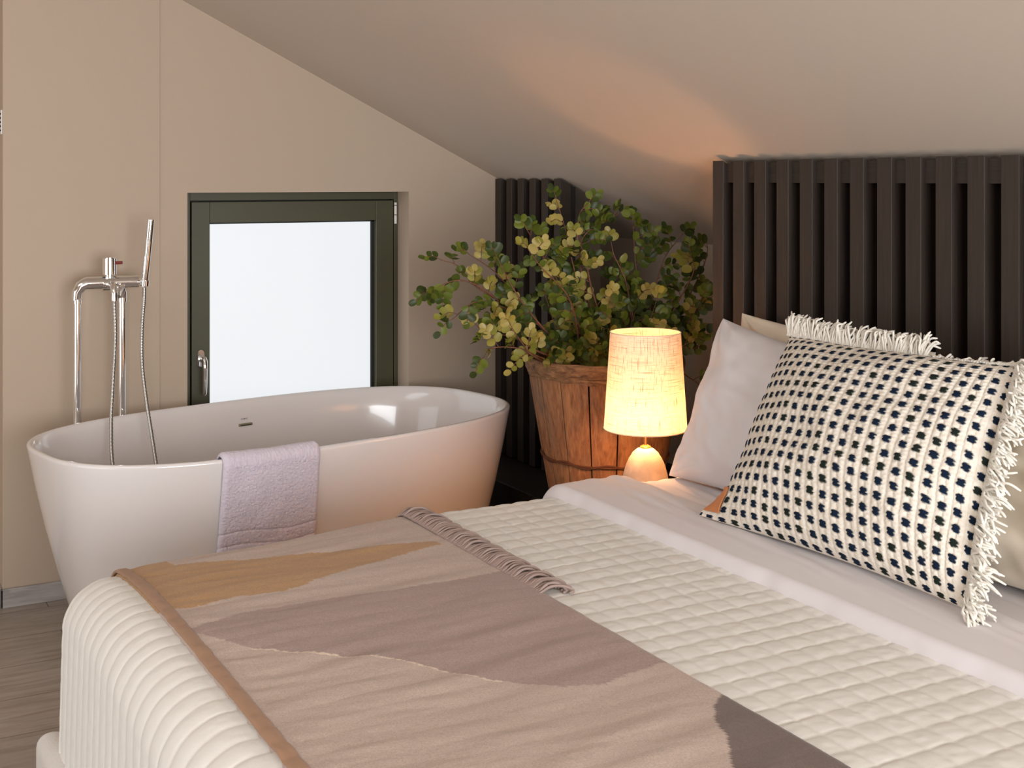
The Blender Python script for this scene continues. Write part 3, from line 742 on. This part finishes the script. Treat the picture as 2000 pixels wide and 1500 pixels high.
# ================================================================ NIGHTSTAND + LAMP
LX, LY, LZ = 2.187, 3.145, .5
ns = thing('nightstand', 'low dark nightstand under the glowing table lamp, behind bed edge', 'nightstand', (2.17, 3.20, 0))
m = MB(); m.box((1.97, 3.035, .05), (2.375, 3.38, LZ-.02)); m.build('cabinet', M['black'], ns, bevel=.003)
m = MB(); m.box((1.96, 3.032, LZ-.02), (2.38, 3.385, LZ)); m.build('top', M['slat'], ns, bevel=.003)
m = MB(); m.box((1.962, 3.05, .08), (1.972, 3.365, LZ-.04)); m.build('drawer_front', M['slat'], ns, bevel=.002)
for x_ in (1.99, 2.34):
    for y_ in (3.06, 3.35):
        m = MB(); m.tube([(x_, y_, 0), (x_, y_, .055)], .014, 12); m.build('leg', M['black'], ns, smooth=True, auto=40)
lamp = thing('table_lamp', 'lit table lamp with cream linen shade on egg-shaped stone base', 'lamp', (LX, LY, LZ))
egg = [(0.0, 0), (.05, 0), (.062, .006)]
for k in range(1, 25):
    t = k/24; egg.append((.0705*math.sin(PI*(.30+.70*t))**.78 if t < .99 else .011, .006+.192*t**.93))
egg = [(.0001, 0), (.046, 0), (.056, .004), (.064, .018), (.0695, .04), (.0715, .065), (.0700, .09), (.0660, .115), (.0590, .140), (.0500, .160), (.0385, .178), (.026, .189), (.012, .195), (.0001, .196)]
m = MB(); m.lathe(egg, (LX, LY, LZ), 48); e = m.build('stone_base', M['stone'], lamp, smooth=True)
m = MB(); m.tube([(LX, LY, LZ+.19), (LX, LY, LZ+.254)], .0048, 14); m.lathe([(.0001, .193), (.016, .193), (.017, .197), (.008, .202), (.0001, .202)], (LX, LY, LZ), 24); m.tube([(LX, LY, LZ+.225), (LX, LY, LZ+.232)], .0065, 14)
m.build('stem', M['brass'], lamp, smooth=True, auto=40)
SZ0, SZ1, SR0, SR1 = LZ+.251, LZ+.540, .1250, .1060
def shade():
    k = 96; nz = 24; V = []; UV = []
    me = bpy.data.meshes.new('lamp_shade'); bm = bmesh.new(); uvl = bm.loops.layers.uv.new('UVMap'); rows = []
    for i in range(nz+1):
        t = i/nz; r = SR0+(SR1-SR0)*t; rows.append([bm.verts.new((r*math.cos(2*PI*j/k), r*math.sin(2*PI*j/k), SZ0-LZ+(SZ1-SZ0)*t)) for j in range(k)])
    for i in range(nz):
        for j in range(k):
            f = bm.faces.new((rows[i][j], rows[i][(j+1) % k], rows[i+1][(j+1) % k], rows[i+1][j]))
            for lp, (a, b) in zip(f.loops, ((j, i), (j+1, i), (j+1, i+1), (j, i+1))): lp[uvl].uv = (a/k, b/nz)
    bm.to_mesh(me); bm.free(); return link('lamp_shade', me, M['shade'], lamp)
sh = shade()
for z, r in ((SZ0, SR0), (SZ1, SR1)):
    m = MB(); m.tube([(LX+r*math.cos(a), LY+r*math.sin(a), z) for a in np.linspace(0, 2*PI, 73)], .0017, 6, cap=False)
    m.build('rim_wire', M['cream'], sh, smooth=True)
m = MB()
for a in (0, 2*PI/3, 4*PI/3): m.tube([(LX, LY, LZ+.250), (LX+SR0*.985*math.cos(a), LY+SR0*.985*math.sin(a), SZ0+.012)], .0012, 6)
m.build('shade_carrier', M['brass'], lamp)
m = MB(); m.lathe([(.0001, .254), (.010, .254), (.012, .262), (.021, .272), (.026, .288), (.023, .306), (.012, .318), (.0001, .321)], (LX, LY, LZ), 24)
m.build('bulb', M['bulb'], lamp, smooth=True)

# ================================================================ BASKET
KX, KY, KB, KT = 2.425, 3.735, .342, .880
RB, RT = .178, .272
kr = lambda z: RB+(RT-RB)*((z-KB)/(KT-KB))**.9
bk = thing('basket', 'big weathered wooden stave bushel basket holding leafy branches', 'basket', (KX, KY, KB))
rs = random.Random(8); NST = 16
for k in range(NST):
    a0 = 2*PI*k/NST+.008+rs.uniform(0, .012); a1 = 2*PI*(k+1)/NST-.008; m = MB(); nz, na = 10, 6; off = rs.uniform(-.002, .003)
    G = []
    for side_ in (0, 1):
        for i in range(nz):
            z = KB+(KT-.015-KB)*i/(nz-1)
            for j in range(na):
                a = a0+(a1-a0)*j/(na-1); r = kr(z)+off-.007*side_+.002*math.sin(PI*j/(na-1))
                G.append((KX+r*math.cos(a), KY+r*math.sin(a), z))
    idx = lambda s_, i, j: s_*nz*na+i*na+j; F = []
    for i in range(nz-1):
        for j in range(na-1):
            F.append((idx(0, i, j), idx(0, i, j+1), idx(0, i+1, j+1), idx(0, i+1, j))); F.append((idx(1, i, j), idx(1, i+1, j), idx(1, i+1, j+1), idx(1, i, j+1)))
        F.append((idx(0, i, 0), idx(0, i+1, 0), idx(1, i+1, 0), idx(1, i, 0))); F.append((idx(0, i, na-1), idx(1, i, na-1), idx(1, i+1, na-1), idx(0, i+1, na-1)))
    for j in range(na-1):
        F.append((idx(0, 0, j), idx(1, 0, j), idx(1, 0, j+1), idx(0, 0, j+1))); F.append((idx(0, nz-1, j), idx(0, nz-1, j+1), idx(1, nz-1, j+1), idx(1, nz-1, j)))
    m.add(G, F); m.build('stave', M['stave'], bk, smooth=True, auto=35)
m = MB(); m.lathe([(.001, KB+.01), (RB-.004, KB+.01), (RB-.004, KB), (.001, KB)][::-1], (KX, KY, 0), 40); m.build('bottom_board', M['stave'], bk)
def hoop(name, z, h_, r_out, mat, seed, rough=.0):
    r = random.Random(seed); k = 120; A = []
    for j in range(k):
        a = 2*PI*j/k; w1 = rough*math.sin(a*5+seed)+rough*.7*math.sin(a*17); base = kr(z)
        prof = [(.000, -h_/2+w1), (r_out*.7, -h_/2+w1), (r_out, -h_*.3), (r_out+.002, 0), (r_out, h_*.3), (r_out*.6, h_/2+w1*.4), (-.004, h_/2+w1*.4), (-.006, 0)]
        A.append([(KX+(base+p)*math.cos(a), KY+(base+p)*math.sin(a), z+q_) for p, q_ in prof])
    A = np.array(A); m = MB(); nP = A.shape[1]
    F = [(i*nP+j, ((i+1) % k)*nP+j, ((i+1) % k)*nP+(j+1) % nP, i*nP+(j+1) % nP) for i in range(k) for j in range(nP)]
    m.add(A.reshape(-1, 3), F); return m.build(name, mat, bk, smooth=True, auto=50)
hoop('rim_band', KT-.020, .046, .010, M['rim'], 1, .003)
hoop('lower_rim_band', KT-.050, .016, .006, M['rim'], 4, .004)
m = MB()
for dz in (0, .007): m.tube([(KX+(kr(.545)+.007)*math.cos(a), KY+(kr(.545)+.007)*math.sin(a), .542+dz*math.cos(a*9)+.006*math.sin(a)) for a in np.linspace(0, 2*PI, 97)], .0032, 8, cap=False)
m.build('wire_hoop', M['wire'], bk, smooth=True)
m = MB()
for dz in (0, .006): m.tube([(KX+(kr(.405)+.006)*math.cos(a), KY+(kr(.405)+.006)*math.sin(a), .402+dz*math.cos(a*7)) for a in np.linspace(0, 2*PI, 97)], .003, 8, cap=False)
m.build('wire_hoop', M['wire'], bk, smooth=True)
m = MB(); m.lathe([(.001, .03), (.1, .02), (kr(.78)-.012, 0), (kr(.78)-.03, -.03), (.001, -.03)][::-1], (KX, KY, .78), 32); m.build('soil', M['soil'], bk, smooth=True)

# ================================================================ PLANT
plant = thing('leafy_branches', 'bunch of round-leaved green branches standing in the wooden basket', 'plant', (KX, KY, .80))
cth, sth = math.cos(YAW), math.sin(YAW)
def place(u, v, t):      # a point of the room that lies t metres ahead of the viewer's stand
    a = (u-1000)/F_PX; return Vector((sth+a*cth, cth-a*sth, -(v-HORIZON)/F_PX))*t+Vector((0, 0, 1.5))
LEAF = []
for k in range(11):
    a = 2*PI*k/11; LEAF.append((.5-.5*math.cos(a), .46*math.sin(a)*(1+.08*math.cos(a*2))))
DK = [(84, 96, 30), (66, 80, 26), (96, 108, 34), (110, 120, 38), (58, 70, 26)]; YL = [(176, 160, 84), (158, 148, 66), (182, 166, 96), (140, 138, 56)]
class Leaves:
    def __init__(s): s.m = MB()
    def add(s, p, d, nrm, L, col):
        d = d.normalized(); nrm = (nrm-d*nrm.dot(d)).normalized(); sd = d.cross(nrm)
        V = [p+d*(L*.48)-nrm*(L*.09)]
        for a, b in LEAF:
            cup = .10*L*(abs(b)/.46)**2-.03*L*a
            V.append(p+d*(a*L)+sd*(b*L*.92)+nrm*cup*.8)
        # notch at the tip gives the bilobed outline
        V[1+5] = V[1+5]-d*L*.02; V[1+6] = V[1+6]-d*L*.02
        n = len(LEAF); s.m.add([tuple(v) for v in V], [(0, 1+i, 1+(i+1) % n) for i in range(n)], lin(col))
rp = random.Random(17)
def inside(p):
    """keep foliage out of walls, ceiling, panels and lamp"""
    if p.y > WY-.03 or p.x > XK-.03 or p.z > ceil_z(p.x)-.025: return False
    if PX-.02 < p.x < PX+.09 and p.y > 4.155: return False
    if HX-.03 < p.x < HX+.10 and p.y < 3.115: return False
    if math.hypot(p.x-LX, p.y-LY) < .16 and p.z < SZ1+.03: return False
    if math.hypot(p.x-KX, p.y-KY) > kr(.8)-.03 and p.z < KT+.01 and math.hypot(p.x-KX, p.y-KY) < .34: return False
    return True
def branch(path, dens=1., yl=.35, leafL=.036, r0=.0045, start=.3):
    P_ = spline(path, 9); n = len(P_)
    m = MB(); m.tube(P_, [r0*(1-.75*k/(n-1)) for k in range(n)], 7)
    lv = Leaves(); tw = m; tot = 0; L = 0; nxt = start*sum((P_[i+1]-P_[i]).length for i in range(n-1)); side = 1
    full = sum((P_[i+1]-P_[i]).length for i in range(n-1))
    for i in range(n-1):
        L += (P_[i+1]-P_[i]).length
        last = i == n-2
        if L < nxt and not last: continue
        nxt = L+.046/dens*rp.uniform(.75, 1.25)
        td = (P_[i+1]-P_[i]).normalized(); p = P_[i+1]
        rv = Vector((rp.uniform(-1, 1), rp.uniform(-1, 1), rp.uniform(-.5, 1.0)))
        sd = (rv-td*rv.dot(td)).normalized()
        d = td if last else (td*.55+sd*.85).normalized()
        ln = (.085 if last else rp.uniform(.07, .135))*(1-.35*L/full)
        nr = Vector((rp.uniform(-.6, .3)-.3, rp.uniform(-.9, .1)-.3, rp.uniform(-.4, 1))).normalized()
        yel = rp.random() < yl; pal = YL if yel else DK
        end = p+d*ln+Vector((0, 0, -.012)); mid = p+d*ln*.55+Vector((0, 0, .004))
        if not inside(end): continue
        RQ = spline([p, mid, end], 5); tw.tube(RQ, [.0013]*len(RQ), 5, cap=False)
        np_ = max(2, int(ln/.0215))
        for k in range(np_):
            q = RQ[min(len(RQ)-1, int((k+.8)/(np_+.3)*(len(RQ)-1)))]
            for s_ in (-1, 1):
                sv = d.cross(nr)*s_; ld = (sv*.9+d*.5+nr*rp.uniform(-.25, .35)).normalized(); LL = leafL*rp.uniform(.75, 1.1)*(1-.25*k/np_)
                if inside(q+ld*LL): lv.add(q, ld, (nr+Vector((rp.uniform(-.35, .35), rp.uniform(-.35, .35), rp.uniform(-.35, .35)))), LL, rp.choice(pal))
        LL = leafL*.8
        if inside(end+d*LL): lv.add(end, d, nr, LL, rp.choice(pal))
    ob = m.build('branch', M['bark'], plant, smooth=True)
    if lv.m.n:
        lo = lv.m.build('leaves', M['leaf'], ob, smooth=True); lo['kind'] = 'stuff'
T0 = 4.43
B0 = (KX, KY, .80)
def br(pts, **k):
    root = (KX+rp.uniform(-.10, .10), KY+rp.uniform(-.10, .10), .79)
    branch([root]+[tuple(place(*p)) for p in pts], **k)
br([(1085, 690, 4.38), (1010, 620, 4.34), (940, 562, 4.28), (890, 548, 4.25), (842, 568, 4.22)], r0=.0055, start=.42, yl=.3)
br([(1080, 680, 4.38), (1010, 610, 4.34), (930, 560, 4.3), (895, 520, 4.3), (862, 508, 4.3)], start=.62, yl=.2, dens=.9)
br([(1060, 680, 4.3), (1000, 610, 4.25), (930, 590, 4.2), (885, 622, 4.2)], start=.6, yl=.35, dens=.9)
br([(1080, 660, 4.4), (1010, 580, 4.36), (965, 530, 4.34), (918, 498, 4.3)], start=.6, yl=.15)
br([(1080, 660, 4.3), (1020, 590, 4.24), (990, 540, 4.22), (972, 505, 4.2)], start=.55, yl=.2)
br([(1060, 690, 4.25), (1010, 660, 4.2), (950, 650, 4.18), (935, 640, 4.18)], start=.4, yl=.2)
br([(1060, 700, 4.22), (1010, 680, 4.18), (960, 680, 4.15), (945, 697, 4.12)], start=.35, yl=.9, dens=.9)
br([(1050, 700, 4.2), (1020, 670, 4.15), (1000, 640, 4.12)], start=.4, yl=.7)
br([(1150, 640, 4.43), (1140, 560, 4.43), (1128, 480, 4.43), (1132, 420, 4.44), (1148, 398, 4.45)], r0=.0065, start=.35, yl=.35)
br([(1150, 600, 4.43), (1130, 500, 4.44), (1150, 450, 4.42), (1205, 420, 4.45)], start=.5, yl=.0, dens=1.1)
br([(1145, 620, 4.4), (1120, 520, 4.36), (1105, 450, 4.34), (1088, 395, 4.32)], start=.45, yl=.3)
br([(1130, 640, 4.35), (1090, 550, 4.3), (1060, 500, 4.26), (1030, 450, 4.22)], start=.45, yl=.3)
br([(1130, 660, 4.3), (1110, 580, 4.2), (1060, 525, 4.15), (1035, 492, 4.12)], start=.4, yl=.75)
br([(1180, 650, 4.38), (1155, 560, 4.33), (1142, 500, 4.3), (1130, 470, 4.3)], start=.4, yl=.85, dens=1.2)
br([(1230, 650, 4.45), (1225, 560, 4.45), (1200, 500, 4.46), (1195, 480, 4.46)], start=.4, yl=.3)
br([(1240, 640, 4.5), (1245, 560, 4.52), (1240, 500, 4.53), (1236, 440, 4.52)], start=.35, yl=.0, dens=1.3)
br([(1260, 640, 4.5), (1280, 560, 4.52), (1300, 500, 4.55), (1330, 462, 4.55)], start=.35, yl=.0, dens=1.2)
br([(1280, 660, 4.45), (1330, 580, 4.45), (1355, 530, 4.45), (1350, 500, 4.45)], start=.4, yl=.6)
br([(1290, 660, 4.5), (1350, 570, 4.55), (1380, 500, 4.6), (1378, 460, 4.62)], start=.4, yl=.1)
br([(1290, 680, 4.5), (1350, 620, 4.5), (1390, 580, 4.5)], start=.3, yl=.2, dens=1.2)
br([(1280, 700, 4.45), (1340, 690, 4.42), (1380, 660, 4.4)], start=.2, yl=.1, dens=1.2)
br([(1300, 720, 4.45), (1350, 740, 4.4), (1375, 760, 4.4)], start=.2, yl=.1, dens=1.2)
for k in range(22):      # the dense middle
    u = rp.uniform(1040, 1370); v_ = rp.uniform(570, 668); t = T0+rp.uniform(-.14, .16)
    br([((1180+u)/2+rp.uniform(-25, 25), 690, T0), (u*.85+1180*.15, (v_+690)/2, t), (u, v_, t+rp.uniform(-.06, .06))], start=.18, yl=.28, dens=1.25, r0=.003)
for k in range(16):      # low fringe of leaves round the basket mouth
    u = rp.uniform(1045, 1300); t = T0-.22+.0009*abs(u-1180)
    br([(u*.8+1180*.2, 685, T0-.1), (u, rp.uniform(660, 700), t)], start=.1, yl=.3, dens=1.5, r0=.0025, leafL=.034)
